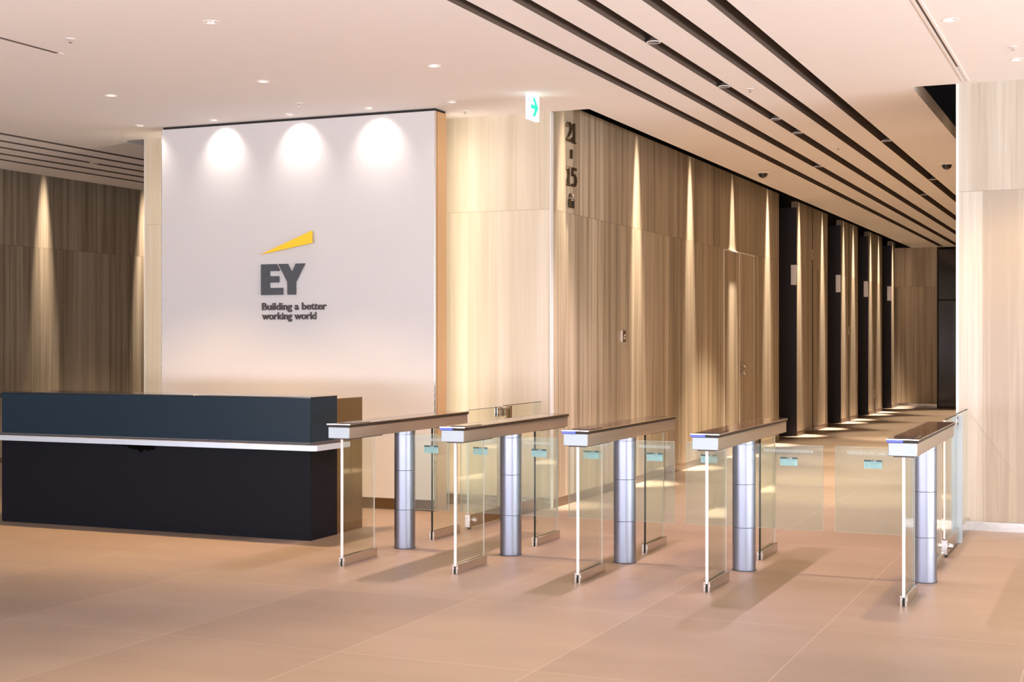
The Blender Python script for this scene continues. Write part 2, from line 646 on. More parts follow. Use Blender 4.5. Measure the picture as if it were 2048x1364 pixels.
# shutter tracks let into the ceiling
mb = MB()
mb.box(-1.206, -1.186, 2.0, 12.0, CZ - 0.006, CZ, 'ring')
mb.box(-1.168, -1.150, 2.0, 12.0, CZ - 0.006, CZ, 'ring')
mb.box(-1.186, -1.168, 2.0, 11.32, CZ - 0.002, CZ, 'slot')
mb.box(-1.186, -1.168, 11.32, 12.0, CZ - 0.004, CZ, 'steel')
struct(mb, 'trim_13')
mb = MB()
mb.box(-7.155, -7.128, 2.0, 8.20, CZ - 0.003, CZ, 'slot')
mb.box(-7.160, -7.120, 8.20, 8.25, CZ - 0.004, CZ, 'ring')
struct(mb, 'trim_14')

# ------------------------------------------------------------------ floor
mb = MB()
mb.box(EX0, EX1, GLAZE_Y - 3, YE + 0.3, -0.12, 0.0, 'floor')
struct(mb, 'floor')

# ------------------------------------------------------------------ walls
WT = 3.765                     # top of the stone in the halls
mb = MB()                      # pale wall behind the partition
mb.box(XP, XW - 0.004, YB, YB + 0.06, 0, CZ, 'trav_lit')
struct(mb, 'wall_back')
mb = MB()                      # pale wall at the right
mb.box(XR, EX1, YB, YB + 0.06, 0, CZ, 'trav_right')
struct(mb, 'wall_right')
PIERS = [(YB + 0.06, 21.45), (22.75, 23.95), (24.04, 25.30), (26.60, 27.39), (27.47, 28.40),
         (29.67, 30.40), (30.47, 31.44), (32.80, YE)]
mb = MB()
for a, b in PIERS:
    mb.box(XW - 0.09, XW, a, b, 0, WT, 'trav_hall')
struct(mb, 'wall_corridor')
mb = MB()                      # dark backing behind the joints and over the stone
mb.box(XW - 0.75, XW - 0.70, YB + 0.06, YE, 0, 5.3, 'void')
for a, b in ((23.95, 24.04), (27.39, 27.47), (30.40, 30.47)):
    mb.box(XW - 0.05, XW - 0.006, a, b, 0, WT, 'black')
struct(mb, 'trim_15')
mb = MB()
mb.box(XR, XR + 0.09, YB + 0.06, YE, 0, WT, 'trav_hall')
struct(mb, 'wall_hall_right')
mb = MB()
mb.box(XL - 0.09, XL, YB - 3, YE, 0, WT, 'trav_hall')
mb.box(XL - 0.09, XL, YB - 3, YE, WT, 5.3, 'void')
struct(mb, 'wall_left')
mb = MB()
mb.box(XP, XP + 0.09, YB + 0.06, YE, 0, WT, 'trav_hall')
mb.box(XP, XP + 0.09, YB + 0.06, YE, WT, 5.3, 'void')
struct(mb, 'wall_hall_left')
mb = MB()                      # far end of both halls
mb.box(XW, -3.90, YE, YE + 0.1, 0, CZ, 'trav_hall')
mb.box(XL, XP, YE, YE + 0.1, 0, CZ, 'trav_hall')
mb.box(EX0, EX1, YE + 0.1, YE + 0.2, 0, 5.3, 'void')
struct(mb, 'wall_end')
mb = MB()                      # rest of the lobby, behind and beside the camera
mb.box(EX0 - 0.1, EX0, GLAZE_Y, YB, 0, CZ, 'render_wall')
mb.box(EX0, XL - 0.09, YB, YB + 0.06, 0, CZ, 'trav_hall')
struct(mb, 'wall_side')
mb = MB()                      # glazed front behind the camera: frame of posts and rails
for k in range(13):
    x = EX0 + 24.0 * k / 12
    mb.box(x - 0.04, x + 0.04, GLAZE_Y - 0.06, GLAZE_Y + 0.06, 0, CZ, 'frame_dark')
mb.box(EX0, EX1, GLAZE_Y - 0.05, GLAZE_Y + 0.05, 0, 0.08, 'frame_dark')
mb.box(EX0, EX1, GLAZE_Y - 0.05, GLAZE_Y + 0.05, CZ - 0.08, CZ, 'frame_dark')
struct(mb, 'window_1')
mb = MB()                      # unseen glazed side right of the camera, added for the side fill light
for k in range(8):
    y = GLAZE_Y + (YB - GLAZE_Y) * k / 7
    mb.box(EX1 - 0.06, EX1 + 0.06, y - 0.04, y + 0.04, 0, CZ, 'frame_dark')
mb.box(EX1 - 0.05, EX1 + 0.05, GLAZE_Y, YB, 0, 0.08, 'frame_dark')
mb.box(EX1 - 0.05, EX1 + 0.05, GLAZE_Y, YB, CZ - 0.08, CZ, 'frame_dark')
struct(mb, 'added_window')

# end of the lift hall: dark glass door
mb = MB()
mb.box(-3.87, XR, YE + 0.02, YE + 0.06, 0, CZ - 0.05, 'dark_glass')
mb.box(-3.90, -3.87, YE, YE + 0.08, 0, CZ, 'black')
mb.box(-3.87, XR, YE, YE + 0.08, 2.42, 2.46, 'black')
mb.box(-3.25, -3.23, YE - 0.03, YE, 0.9, 2.4, 'chrome')
struct(mb, 'door_6')

# stone edges and skirtings
mb = MB()
mb.box(XW - 0.006, XW + 0.004, YB - 0.006, YB + 0.06, 0, CZ, 'edge_white')
struct(mb, 'trim_16')
mb = MB()
mb.box(XP - 0.008, XP, YB - 0.006, YB + 0.06, 0, CZ, 'edge_white')
struct(mb, 'trim_17')
mb = MB()
mb.box(XR - 0.022, XR, YB - 0.006, YB + 0.06, 0, CZ, 'edge_white')
struct(mb, 'trim_18')
mb = MB()
mb.box(XP, XW, YB - 0.012, YB, 0, 0.10, 'steel')
struct(mb, 'baseboard_back')
mb = MB()
mb.box(XR, EX1, YB - 0.012, YB, 0, 0.072, 'steel')
struct(mb, 'baseboard_right')
mb = MB()
for a, b in PIERS:
    if a < 13:
        for c, d in ((a, 18.22), (19.85, b)):
            mb.box(XW, XW + 0.010, c, d, 0, 0.085, 'skirting')
    else:
        mb.box(XW, XW + 0.010, a, b, 0, 0.085, 'skirting')
struct(mb, 'baseboard_corridor')
mb = MB()
mb.box(XL, XL + 0.012, YB - 3, YE, 0, 0.06, 'skirting')
struct(mb, 'baseboard_left')
mb = MB()
mb.box(XW, -3.90, YE - 0.012, YE, 0, 0.09, 'chrome')
struct(mb, 'baseboard_end')

# double door in the hall wall: flush stone leaves with steel edges
d1 = MB()
d1.box(XW, XW + 0.006, 18.215, 18.240, 0, 2.735, 'ring')
d1.box(XW, XW + 0.006, 19.836, 19.860, 0, 2.735, 'ring')
d1.box(XW, XW + 0.030, 18.222, 19.850, 2.725, 2.737, 'ring')
d1 = struct(d1, 'door_1')
for a, b in ((18.243, 19.029), (19.056, 19.833)):
    lf = MB()
    lf.box(XW, XW + 0.004, a, b, 0.01, 2.722, 'trav_hall')
    lf.build('leaf', d1)
e_ = MB()
e_.box(XW, XW + 0.008, 19.030, 19.056, 0.01, 2.722, 'ring')
e_.build('meeting_strip', d1)
for z in (1.20, 1.105):
    h = MB()
    h.lathe((XW + 0.004, 19.115, z), [(0.02, 0.0), (0.02, 0.02), (0.034, 0.03), (0.036, 0.055), (0.022, 0.066)], 'chrome', 'X', 20)
    h.build('handle', d1)

# lift openings: dark surrounds with door leaves
OPEN = [(21.45, 22.75), (25.30, 26.60), (28.40, 29.67), (31.44, 32.80)]
for n_, (a, b) in enumerate(OPEN):
    s_ = MB()
    s_.box(XW - 0.70, XW - 0.002, a, a + 0.02, 0, 3.667, 'lift_dark')
    s_.box(XW - 0.70, XW - 0.002, b - 0.02, b, 0, 3.667, 'lift_dark')
    s_.box(XW - 0.70, XW - 0.5, a, b, 2.7, 3.667, 'lift_dark')
    s_ = struct(s_, 'door_%d' % (n_ + 2))
    for c, d in ((a + 0.02, (a + b) / 2 - 0.003), ((a + b) / 2 + 0.003, b - 0.02)):
        lf = MB()
        lf.box(XW - 0.60, XW - 0.56, c, d, 0, 2.7, 'lift_door')
        lf.build('leaf', s_)
ords = ['nearest', 'second', 'third', 'farthest']
for n_, (a, b) in enumerate(OPEN):
    t = MB()
    t.box(-0.085, 0.0, -0.03, 0, 0, 0.32, 'lantern', 0.004)
    o = t.build('lift_lantern', loc=(XW - 0.003, b - 0.02, 2.425))
    tag(o, 'pale glowing lift lantern box on the dark jamb of the %s lift opening' % ords[n_], 'lift lantern', 'lift lanterns along the hall')
for n_, (y, z, nm) in enumerate(((23.995, 2.98, 'upper gap between the first pair of stone piers'),
                                 (27.43, 1.72, 'gap of the second pair of stone piers'),
                                 (30.435, 0.42, 'low in the gap of the third pair of stone piers'))):
    t = MB()
    t.box(0.006, 0.014, -0.022, 0.022, -0.08, 0.08, 'plate_light', 0.003)
    t.box(0.014, 0.018, -0.01, 0.01, -0.03, 0.03, 'chrome')
    o = t.build('call_plate', loc=(XW - 0.012, y, z))
    tag(o, 'small shiny metal plate, %s' % nm, 'wall plate', 'metal plates between stone piers')

# ------------------------------------------------------------------ white partition
pt = empty('white_partition', (-7.209, 11.605, 0))
PX0, PX1, PY0, PY1 = -8.712, -5.706, 11.49, 11.72


def rel(mbo, name, root):
    """build a mesh given in world coordinates as a child of root"""
    o = mbo.build(name, root)
    o.matrix_parent_inverse = Matrix.Identity(4)
    o.location = -Vector(root.location)
    return o


t = MB()
t.box(PX0 + 0.008, PX1 - 0.008, PY0, PY0 + 0.02, 0.10, 3.612, 'white')
rel(t, 'face_panel', pt)
t = MB()
t.box(PX1 - 0.02, PX1, PY0 + 0.045, PY1, 0.0, 3.612, 'bronze')
t.box(PX1 - 0.02, PX1 - 0.003, PY0 + 0.034, PY0 + 0.045, 0.0, 3.612, 'seam')
t.box(PX1 - 0.02, PX1, PY0 + 0.02, PY0 + 0.034, 0.0, 3.612, 'bronze')
rel(t, 'side_panel', pt)
t = MB()
t.box(PX0, PX0 + 0.02, PY0 + 0.03, PY1, 0.0, 3.612, 'bronze')
rel(t, 'side_panel', pt)
t = MB()
t.box(PX1 - 0.008, PX1, PY0, PY0 + 0.02, 0.0, 3.612, 'steel')
rel(t, 'edge_strip', pt)
t = MB()
t.box(PX0, PX0 + 0.008, PY0, PY0 + 0.02, 0.0, 3.612, 'steel')
rel(t, 'edge_strip', pt)
t = MB()
t.box(PX0 + 0.02, PX1 - 0.02, PY0 + 0.02, PY1, 0.0, 3.60, 'render_wall')
rel(t, 'core', pt)
t = MB()
t.box(PX0 + 0.008, PX1 - 0.008, PY0 - 0.002, PY0 + 0.02, 0.004, 0.10, 'bronze_dark')
rel(t, 'baseboard', pt)
t = MB()
t.box(PX0 + 0.01, PX1 - 0.01, PY0 + 0.02, PY1, 3.612, CZ, 'black')
rel(t, 'top_gap', pt)
tag(pt, 'large white freestanding wall panel behind the reception desk with bronze return', 'wall panel')
for sx, x in ((1, PX1), (-1, PX0)):
    t = MB()
    t.box(-0.012, 0.012, -0.008, 0.008, 0.05, 3.55, 'ring')
    o = t.build('led_profile', loc=(x - sx * 0.09, PY1 + 0.05, 0))
    tag(o, 'upright light strip hidden behind the %s edge of the white panel' % ('right' if sx > 0 else 'left'), 'light strip')
    q = Vector((sx * 0.75, 1.0, 0)).to_track_quat('-Z', 'Z')
    la = lamp_area('led_light', (sx * 0.012, 0.03, 1.8), (0, 0, 0), 0.03, 3.4, P_LED * (1.0 if sx > 0 else 1.6), (1.0, 0.86, 0.67))
    la.rotation_euler = Vector((sx * 0.75, 1.0, 0)).to_track_quat('-Z', 'Y').to_euler()
    la.parent = o

# ------------------------------------------------------------------ logo sign on the partition
sg = empty('logo_sign', (-7.25, 11.47, 2.1))
fy = lambda u, v, d: (u, PY0 - d, v)
t = MB()
t.prism([(-7.538, 2.354), (-6.970, 2.566), (-6.968, 2.451)], fy, 0.028, 0.045, 'yellow')
o = rel(t, 'beam', sg)
o['label'] = 'yellow wedge'
t = MB()
t.prism([(-7.541, 2.263), (-7.373, 2.263), (-7.337, 2.198), (-7.451, 2.198), (-7.451, 2.149), (-7.345, 2.149), (-7.345, 2.089),
         (-7.451, 2.089), (-7.451, 2.038), (-7.303, 2.038), (-7.303, 1.972), (-7.541, 1.972)], fy, 0.008, 0.024, 'slate')
rel(t, 'letter', sg)
t = MB()
t.prism([(-7.348, 2.263), (-7.250, 2.263), (-7.203, 2.176), (-7.157, 2.263), (-7.059, 2.263), (-7.160, 2.092), (-7.160, 1.972),
         (-7.248, 1.972), (-7.248, 2.092)], fy, 0.008, 0.024, 'slate')
rel(t, 'letter', sg)
for body, x, z, w in (('Building a better', -7.538, 1.831, 0.709), ('working world', -7.538, 1.741, 0.597)):
    t = MB()
    text_into(t, body, 0.0955, lambda u, v, d, x=x, z=z: (x + u, PY0 - d, z + v), 0.003, 0.012, 'charcoal', bold=0.0018, width=w)
    rel(t, 'lettering', sg)
for px, pz, ln in ((-7.36, 2.402, 0.029), (-7.0, 2.5, 0.029), (-7.49, 2.2, 0.009), (-7.2, 2.0, 0.009)):
    t = MB()
    t.lathe((px, PY0 - ln, pz), [(0.004, 0), (0.004, ln)], 'steel', 'Y', 8)
    rel(t, 'standoff_pin', sg)
tag(sg, 'EY logo with yellow wedge and slogan letters on the white panel', 'logo')

# ------------------------------------------------------------------ reception desk
dk = empty('reception_desk', (-7.28, 9.7, 0))
DX0, DX1, DY0, DY1, DH = -8.81, -5.752, 9.43, 9.835, 1.106
t = MB()
t.box(DX0, DX1, DY0, DY1, 0.0, 0.70, 'dark_stone', 0.002, 1)
rel(t, 'lower_front', dk)
t = MB()
t.box(DX0, DX1, DY0, DY1, 0.745, DH - 0.012, 'blue_sheen', 0.002, 1)
rel(t, 'upper_front', dk)
t = MB()
t.box(DX0, DX1, DY0, DY1, DH - 0.012, DH, 'top_stone', 0.002, 1)
rel(t, 'desk_top', dk)
# shelf running round the front and the right end with a rounded corner
def round_rect(x0, x1, y0, y1, r):
    p = [(x0, y1), (x0, y0 + r)]
    for k in range(1, 7):
        a = PI + PI / 2 * k / 7
        p.append((x0 + r + r * math.cos(a), y0 + r + r * math.sin(a)))
    p.append((x0 + r, y0))
    p.append((x1 - r, y0))
    for k in range(1, 7):
        a = -PI / 2 + PI / 2 * k / 7
        p.append((x1 - r + r * math.cos(a), y0 + r + r * math.sin(a)))
    p += [(x1, y0 + r), (x1, y1)]
    return p
t = MB()
t.prism(round_rect(-9.02, -5.640, 9.325, 9.845, 0.045), lambda u, v, d: (u, v, d), 0.700, 0.741, 'shelf')
t.prism(round_rect(-8.99, -5.665, 9.350, 9.845, 0.035), lambda u, v, d: (u, v, d), 0.741, 0.745, 'shelf_top')
rel(t, 'shelf', dk)['label'] = 'silver grey shelf'
t = MB()
t.box(DX0, DX1 + 0.004, DY0 - 0.012, DY1, 0.745, 0.757, 'shelf_top')
rel(t, 'plinth_strip', dk)
t = MB()
t.box(DX1 - 0.055, DX1 - 0.020, DY1 + 0.012, 10.275, 0.0, 1.078, 'bronze_dark', 0.002, 1)
rel(t, 'side_panel', dk)['label'] = 'dark bronze side panel'
t = MB()
t.box(DX0 + 0.02, DX0 + 0.055, DY1 + 0.012, 10.275, 0.0, 1.078, 'bronze_dark', 0.002, 1)
rel(t, 'side_panel', dk)['label'] = 'dark bronze side panel'
t = MB()
t.box(DX0 + 0.055, DX1 - 0.055, DY1, 10.24, 0.70, 0.735, 'dark_stone')
rel(t, 'work_top', dk)
# thin dark sheet standing in for jagged shade under the shelf
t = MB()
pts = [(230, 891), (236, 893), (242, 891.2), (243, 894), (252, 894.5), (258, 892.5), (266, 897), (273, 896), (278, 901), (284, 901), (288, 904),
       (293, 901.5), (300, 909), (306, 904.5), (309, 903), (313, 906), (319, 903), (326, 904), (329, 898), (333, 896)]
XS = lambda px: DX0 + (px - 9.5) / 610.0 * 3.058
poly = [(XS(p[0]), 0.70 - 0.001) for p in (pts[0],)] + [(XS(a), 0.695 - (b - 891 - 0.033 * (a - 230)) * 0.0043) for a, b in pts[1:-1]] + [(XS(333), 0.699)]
t.prism(poly, lambda u, v, d: (u, DY0 - d, v), 0.0005, 0.0012, 'shade_patch')
rel(t, 'shade_patch', dk)
tag(dk, 'long black reception desk with a blue sheen on its upper front and a silver shelf edge', 'reception desk')

# low dark rail at the far left of the desk
rl = empty('barrier_rail', (-10.6, 10.6, 0))
t = MB()
t.box(-11.4, -9.78, 10.58, 10.62, 0.993, 1.032, 'black', 0.004)
rel(t, 'rail', rl)
for x in (-11.35, -10.1):
    t = MB()
    t.lathe((x, 10.6, 0), [(0.10, 0), (0.10, 0.012), (0.02, 0.02), (0.02, 0.993)], 'black', 'Z', 20)
    rel(t, 'rail_post', rl)
tag(rl, 'low black rail just left of the reception desk', 'rail')

# ------------------------------------------------------------------ turnstiles
TY0 = 9.39


def hatch(t, x0, x1, z0, z1, y):
    n = int((x1 - x0) / 0.0088)
    for k in range(n):
        a = x0 + (x1 - x0) * k / n
        t.box(a, a + (x1 - x0) / n * 0.55, y - 0.0006, y, z0, z1, 'frost')


def sticker(t, xc, y, z0, z1):
    w = 0.0575
    t.box(xc - w, xc + w, y - 0.001, y, z0, z1, 'sticker')
    hz = z1 - 0.0125
    t.box(xc - w, xc + w, y - 0.0016, y - 0.001, hz, z1, 'sticker_dark')
    text_into(t, '\u26a0\u6ce8\u610f', 0.0118, lambda u, v, d: (xc - 0.016 + u, y - d, hz + 0.002 + v), 0.0016, 0.0020, 'sticker_white')
    fs = lambda u, v, d: (xc - 0.040 + u, y - d, (z0 + hz) / 2 + v)
    ring = [(0.013 * math.cos(a), 0.016 * math.sin(a)) for a in [2 * PI * k / 16 for k in range(17)]]
    t.ribbon(ring, [0.0016] * 17, fs, 0.001, 0.0014, 'sticker_ink')
    t.ribbon([(-0.008, 0.010), (0.009, -0.011)], [0.0016] * 2, fs, 0.001, 0.0014, 'sticker_ink')
    t.ribbon([(-0.002, -0.006), (-0.002, 0.006), (0.004, 0.008)], [0.003] * 3, fs, 0.001, 0.0013, 'sticker_ink')
    for k, (a, b) in enumerate(((-0.022, 0.052), (-0.022, 0.046), (-0.018, 0.020), (-0.022, 0.034), (-0.018, 0.044))):
        zz = hz - 0.006 - k * 0.0078
        t.box(xc + a, xc + b, y - 0.0014, y - 0.001, zz - (0.003 if k == 0 else 0.0018), zz, 'sticker_ink')


def turnstile(xc, left, right, blue, label):
    r = empty('turnstile', (xc, TY0, 0))
    tag(r, label, 'turnstile', 'glass flap turnstiles across the lift hall')
    y0, y1 = -0.95, 0.95
    t = MB()
    t.lathe((0, 0.02, 0), [(0.0775, 0.0), (0.0775, 0.287)], 'post', seg=48)
    t.lathe((0, 0.02, 0), [(0.0755, 0.287), (0.0755, 0.291)], 'seam', seg=48, caps=False)
    t.lathe((0, 0.02, 0), [(0.0775, 0.291), (0.0775, 0.578)], 'post', seg=48)
    t.lathe((0, 0.02, 0), [(0.0755, 0.578), (0.0755, 0.582)], 'seam', seg=48, caps=False)
    t.lathe((0, 0.02, 0), [(0.0775, 0.582), (0.0775, 0.846)], 'post', seg=48)
    t.lathe((0, 0.02, 0), [(0.0755, 0.846), (0.0755, 0.849)], 'seam', seg=48, caps=False)
    t.lathe((0, 0.02, 0), [(0.0775, 0.849), (0.0775, 0.874)], 'post', seg=48)
    p = t.build('post', r)
    p['label'] = 'round satin grey post'
    t = MB()
    t.lathe((0, 0.02, 0.0), [(0.081, 0.0), (0.081, 0.006)], 'seam', seg=40)
    t.build('post_base', p)
    t = MB()
    t.box(-0.083, 0.083, y0 + 0.004, y1 - 0.004, 0.874, 0.952, 'beam_side', 0.004)
    bm_ = t.build('top_beam', r)
    t = MB()
    t.box(-0.081, 0.081, y0, y0 + 0.006, 0.876, 0.951, 'front_metal', 0.002, 1)
    t.build('end_cap', bm_)
    t = MB()
    t.box(-0.0895, 0.0895, y0 - 0.0035, y1 + 0.0035, 0.952, 0.968, 'band', 0.002, 1)
    t.box(-0.09, 0.09, y0 - 0.004, y1 + 0.004, 0.968, 0.973, 'smoked', 0.001, 1)
    g = t.build('smoked_top', r)
    t = MB()
    for a, b in ((-0.091, -0.0865), (0.0865, 0.091)):
        t.box(a, b, y0 - 0.005, y1 + 0.005, 0.9685, 0.9735, 'chrome')
    t.box(-0.091, 0.091, y0 - 0.006, y0 - 0.001, 0.9685, 0.9735, 'chrome')
    t.build('edge_strip', g)
    t = MB()
    t.box(-0.060, 0.060, y0 + 0.10, y0 + 0.34, 0.972, 0.976, 'reader', 0.0015, 1)
    t.build('card_reader', g)
    if blue:
        t = MB()
        t.box(-0.091, 0.002, y0 - 0.007, y0 + 0.03, 0.9535, 0.9685, 'blue_led')
        t.build('status_light', g)
    for sgn, nm in ((-1, 'front_glass'), (1, 'rear_glass')):
        a, b = (y0 + 0.04, y0 + 0.50) if sgn < 0 else (y1 - 0.48, y1 - 0.02)
        t = MB()
        t.box(-0.006, 0.006, a + 0.008, b - 0.004, 0.02, 0.868, 'glass')
        gg = t.build('glass_panel', r)
        t = MB()
        t.box(-0.0085 if sgn < 0 else -0.006, 0.0085 if sgn < 0 else 0.006, a, a + 0.008, 0.05, 0.868, 'edge_white' if sgn < 0 else 'edge_green')
        t.build('glass_edge', gg)
        t = MB()
        t.box(-0.003, 0.003, b - 0.004, b, 0.065, 0.868, 'edge_white')
        t.build('glass_edge', gg)
        t = MB()
        for c in (-1, 1):
            t.box(*sorted((c * 0.007, c * 0.021)), a - 0.004, b + 0.008, 0.0, 0.064, 'steel_y', 0.001, 1)
        t.box(-0.007, 0.007, a + 0.001, b, 0.0, 0.055, 'black')
        t.build('glass_clamp', gg)
        t = MB()
        t.box(-0.058, 0.058, a - 0.006, b + 0.02, 0.866, 0.874, 'seam', 0.001, 1)
        t.build('glass_holder', gg)
    for x in (left, right):
        if not x:
            continue
        s = 1 if x > 0 else -1
        a, b = sorted((s * 0.079, x))
        t = MB()
        t.box(a, b, 0.015, 0.025, 0.291, 0.848, 'flap')
        f = t.build('glass_flap', r)
        t = MB()
        t.box(x - 0.0012 if s > 0 else x, x if s > 0 else x + 0.0012, 0.0148, 0.0252, 0.291, 0.848, 'flap_rim')
        t.box(a, b, 0.0148, 0.0252, 0.848, 0.8495, 'flap_rim')
        t.box(a, b, 0.0148, 0.0252, 0.2898, 0.291, 'flap_rim')
        t.build('flap_edge', f)
        wide = abs(x) - 0.079
        xc_ = s * (0.079 + wide * 0.5)
        h = 0.165 if wide > 0.4 else 0.115
        t = MB()
        hatch(t, xc_ - h, xc_ + h, 0.800, 0.820, 0.0148)
        t.build('hatched_strip', f)
        t = MB()
        sticker(t, xc_, 0.0148, 0.712, 0.768)
        t.build('warning_sticker', f)['label'] = 'teal caution sticker'
    return r


turnstile(-4.925, None, 0.365, False, 'turnstile at the left end of the row, nearest the reception desk')
turnstile(-4.065, -0.40, 0.363, True, 'second turnstile from the left, in front of the left glass gate')
turnstile(-3.200, -0.416, 0.359, True, 'middle turnstile of the five, with blue light on its end')
turnstile(-2.355, -0.402, 0.529, True, 'turnstile on the left side of the wide lane')
turnstile(-1.180, -0.565, None, True, 'turnstile at the right end of the row, nearest the right stone wall')


# ------------------------------------------------------------------ glass swing gates
def gate(xc, y0, y1, y2, zt, label, label2, post):
    g = empty('glass_gate', (xc, y0, 0))
    t = MB()
    t.box(xc - 0.006, xc + 0.006, y0 + 0.01, y1, 0.115, zt, 'glass')
    leaf = rel(t, 'glass_leaf', g)
    t = MB()
    t.box(xc - 0.0065, xc + 0.0065, y0 + 0.002, y0 + 0.010, 0.13, zt, 'edge_white')
    t.build('glass_edge', leaf)
    t = MB()
    t.box(xc - 0.0065, xc + 0.0065, y0 + 0.01, y1, zt - 0.002, zt + 0.001, 'edge_green')
    t.build('glass_edge', leaf)
    t = MB()
    t.box(xc - 0.02, xc + 0.02, y0, y1, 0.02, 0.122, 'bronze_dark' if xc < -3 else 'steel_y', 0.002, 1)
    rail = rel(t, 'bottom_rail', g)
    t = MB()
    t.box(xc - 0.021, xc + 0.021, y0 - 0.003, y0 + 0.004, 0.02, 0.122, 'steel', 0.001, 1)
    t.lathe((xc + 0.021, y0 + 0.055, 0.075), [(0.024, 0.0), (0.024, 0.01), (0.018, 0.03), (0.014, 0.034)], 'chrome', 'X', 20)
    t.lathe((xc - 0.035, y0 + 0.055, 0.075), [(0.014, 0.0), (0.014, 0.016)], 'chrome', 'X', 16)
    t.lathe((xc, y0 + 0.03, 0.0), [(0.016, 0.0), (0.016, 0.022)], 'black', 'Z', 16)
    t.build('floor_lock', rail)
    t = MB()
    for s in (-1, 1):
        t.box(*sorted((xc + s * 0.0065, xc + s * 0.014)), y1 - 0.10, y1 + 0.012, zt - 0.085, zt, 'steel', 0.002, 1)
    for dy in (-0.08, -0.02):
        for dz in (0.02, 0.065):
            t.lathe((xc + 0.014, y1 + dy, zt - dz), [(0.007, 0), (0.007, 0.003)], 'seam', 'X', 10)
    rel(t, 'hinge_plate', g)
    tag(g, label, 'gate', 'glass swing gates')
    p = empty('fixed_glass_panel', (xc, y2, 0))
    t = MB()
    t.box(xc - 0.006, xc + 0.006, y1 + 0.05, y2, 0.02, zt + 0.006, 'glass')
    pane = rel(t, 'pane', p)
    t = MB()
    t.box(xc - 0.0065, xc + 0.0065, y1 + 0.05, y2, zt + 0.004, zt + 0.008, 'edge_green')
    t.build('glass_edge', pane)
    t = MB()
    if post:
        t.box(xc - 0.040, xc + 0.004, y1 + 0.02, y1 + 0.05, 0.0, 0.83, 'front_metal', 0.002, 1)
        t.box(xc - 0.004, xc + 0.042, y1 + 0.02, y1 + 0.05, 0.0, zt + 0.004, 'front_metal', 0.002, 1)
    else:
        t.box(xc - 0.02, xc + 0.02, y1 + 0.16, y1 + 0.20, 0.0, zt, 'bronze_dark', 0.002, 1)
        t.box(xc - 0.045, xc + 0.045, y1 + 0.02, y1 + 0.05, 0.0, 0.96, 'bronze_dark', 0.002, 1)
    rel(t, 'panel_post', p)
    t = MB()
    t.box(xc - 0.02, xc + 0.02, y1 + 0.05, y2, 0.0, 0.104, 'bronze_dark' if xc < -3 else 'steel_y', 0.002, 1)
    rel(t, 'base_rail', p)
    tag(p, label2, 'glass panel', 'fixed glass panels by the walls')


gate(-4.92, 10.50, 11.17, YB - 0.014, 0.974, 'low glass swing gate with dark bottom rail behind the second turnstile',
     'fixed low glass panel joining the bright stone wall at left', False)
gate(-1.18, 10.50, 11.28, YB - 0.014, 0.976, 'low glass swing gate with chrome floor lock behind the right end turnstile',
     'fixed low glass panel with pale post joining the right stone wall', True)

# ------------------------------------------------------------------ exit sign
es = empty('exit_sign', (-4.63, 11.18, CZ))
t = MB()
t.box(-4.655, -4.605, 11.06, 11.40, CZ - 0.004, CZ, 'ring')
rel(t, 'ceiling_plate', es)
t = MB()
t.box(-4.648, -4.612, 11.072, 11.292, 3.415, CZ - 0.004, 'sign_white', 0.003, 1)
rel(t, 'lit_panel', es)
fx_ = lambda u, v, d: (-4.612 + d, 11.072 + u * 0.22, 3.415 + v * 0.22)
t = MB()
t.prism([(0.14, 0.42), (0.14, 0.58), (0.54, 0.58), (0.31, 0.86), (0.55, 0.86), (0.89, 0.50), (0.55, 0.14), (0.31, 0.14), (0.54, 0.42)], fx_, 0.0005, 0.0015, 'sign_green')
rel(t, 'arrow', es)['label'] = 'green arrow'
t = MB()
for u in (0.10, 0.15, 0.22):
    t.prism([(u, 0.10), (u + 0.015, 0.10), (u + 0.015, 0.24), (u, 0.24)], fx_, 0.0005, 0.0012, 'sign_grey')
rel(t, 'small_marks', es)
tag(es, 'lit white ceiling sign with a green arrow pointing right', 'exit sign')

# ------------------------------------------------------------------ floor numbers on the hall wall
nb = empty('floor_number_sign', (XW, 12.6, 3.2))


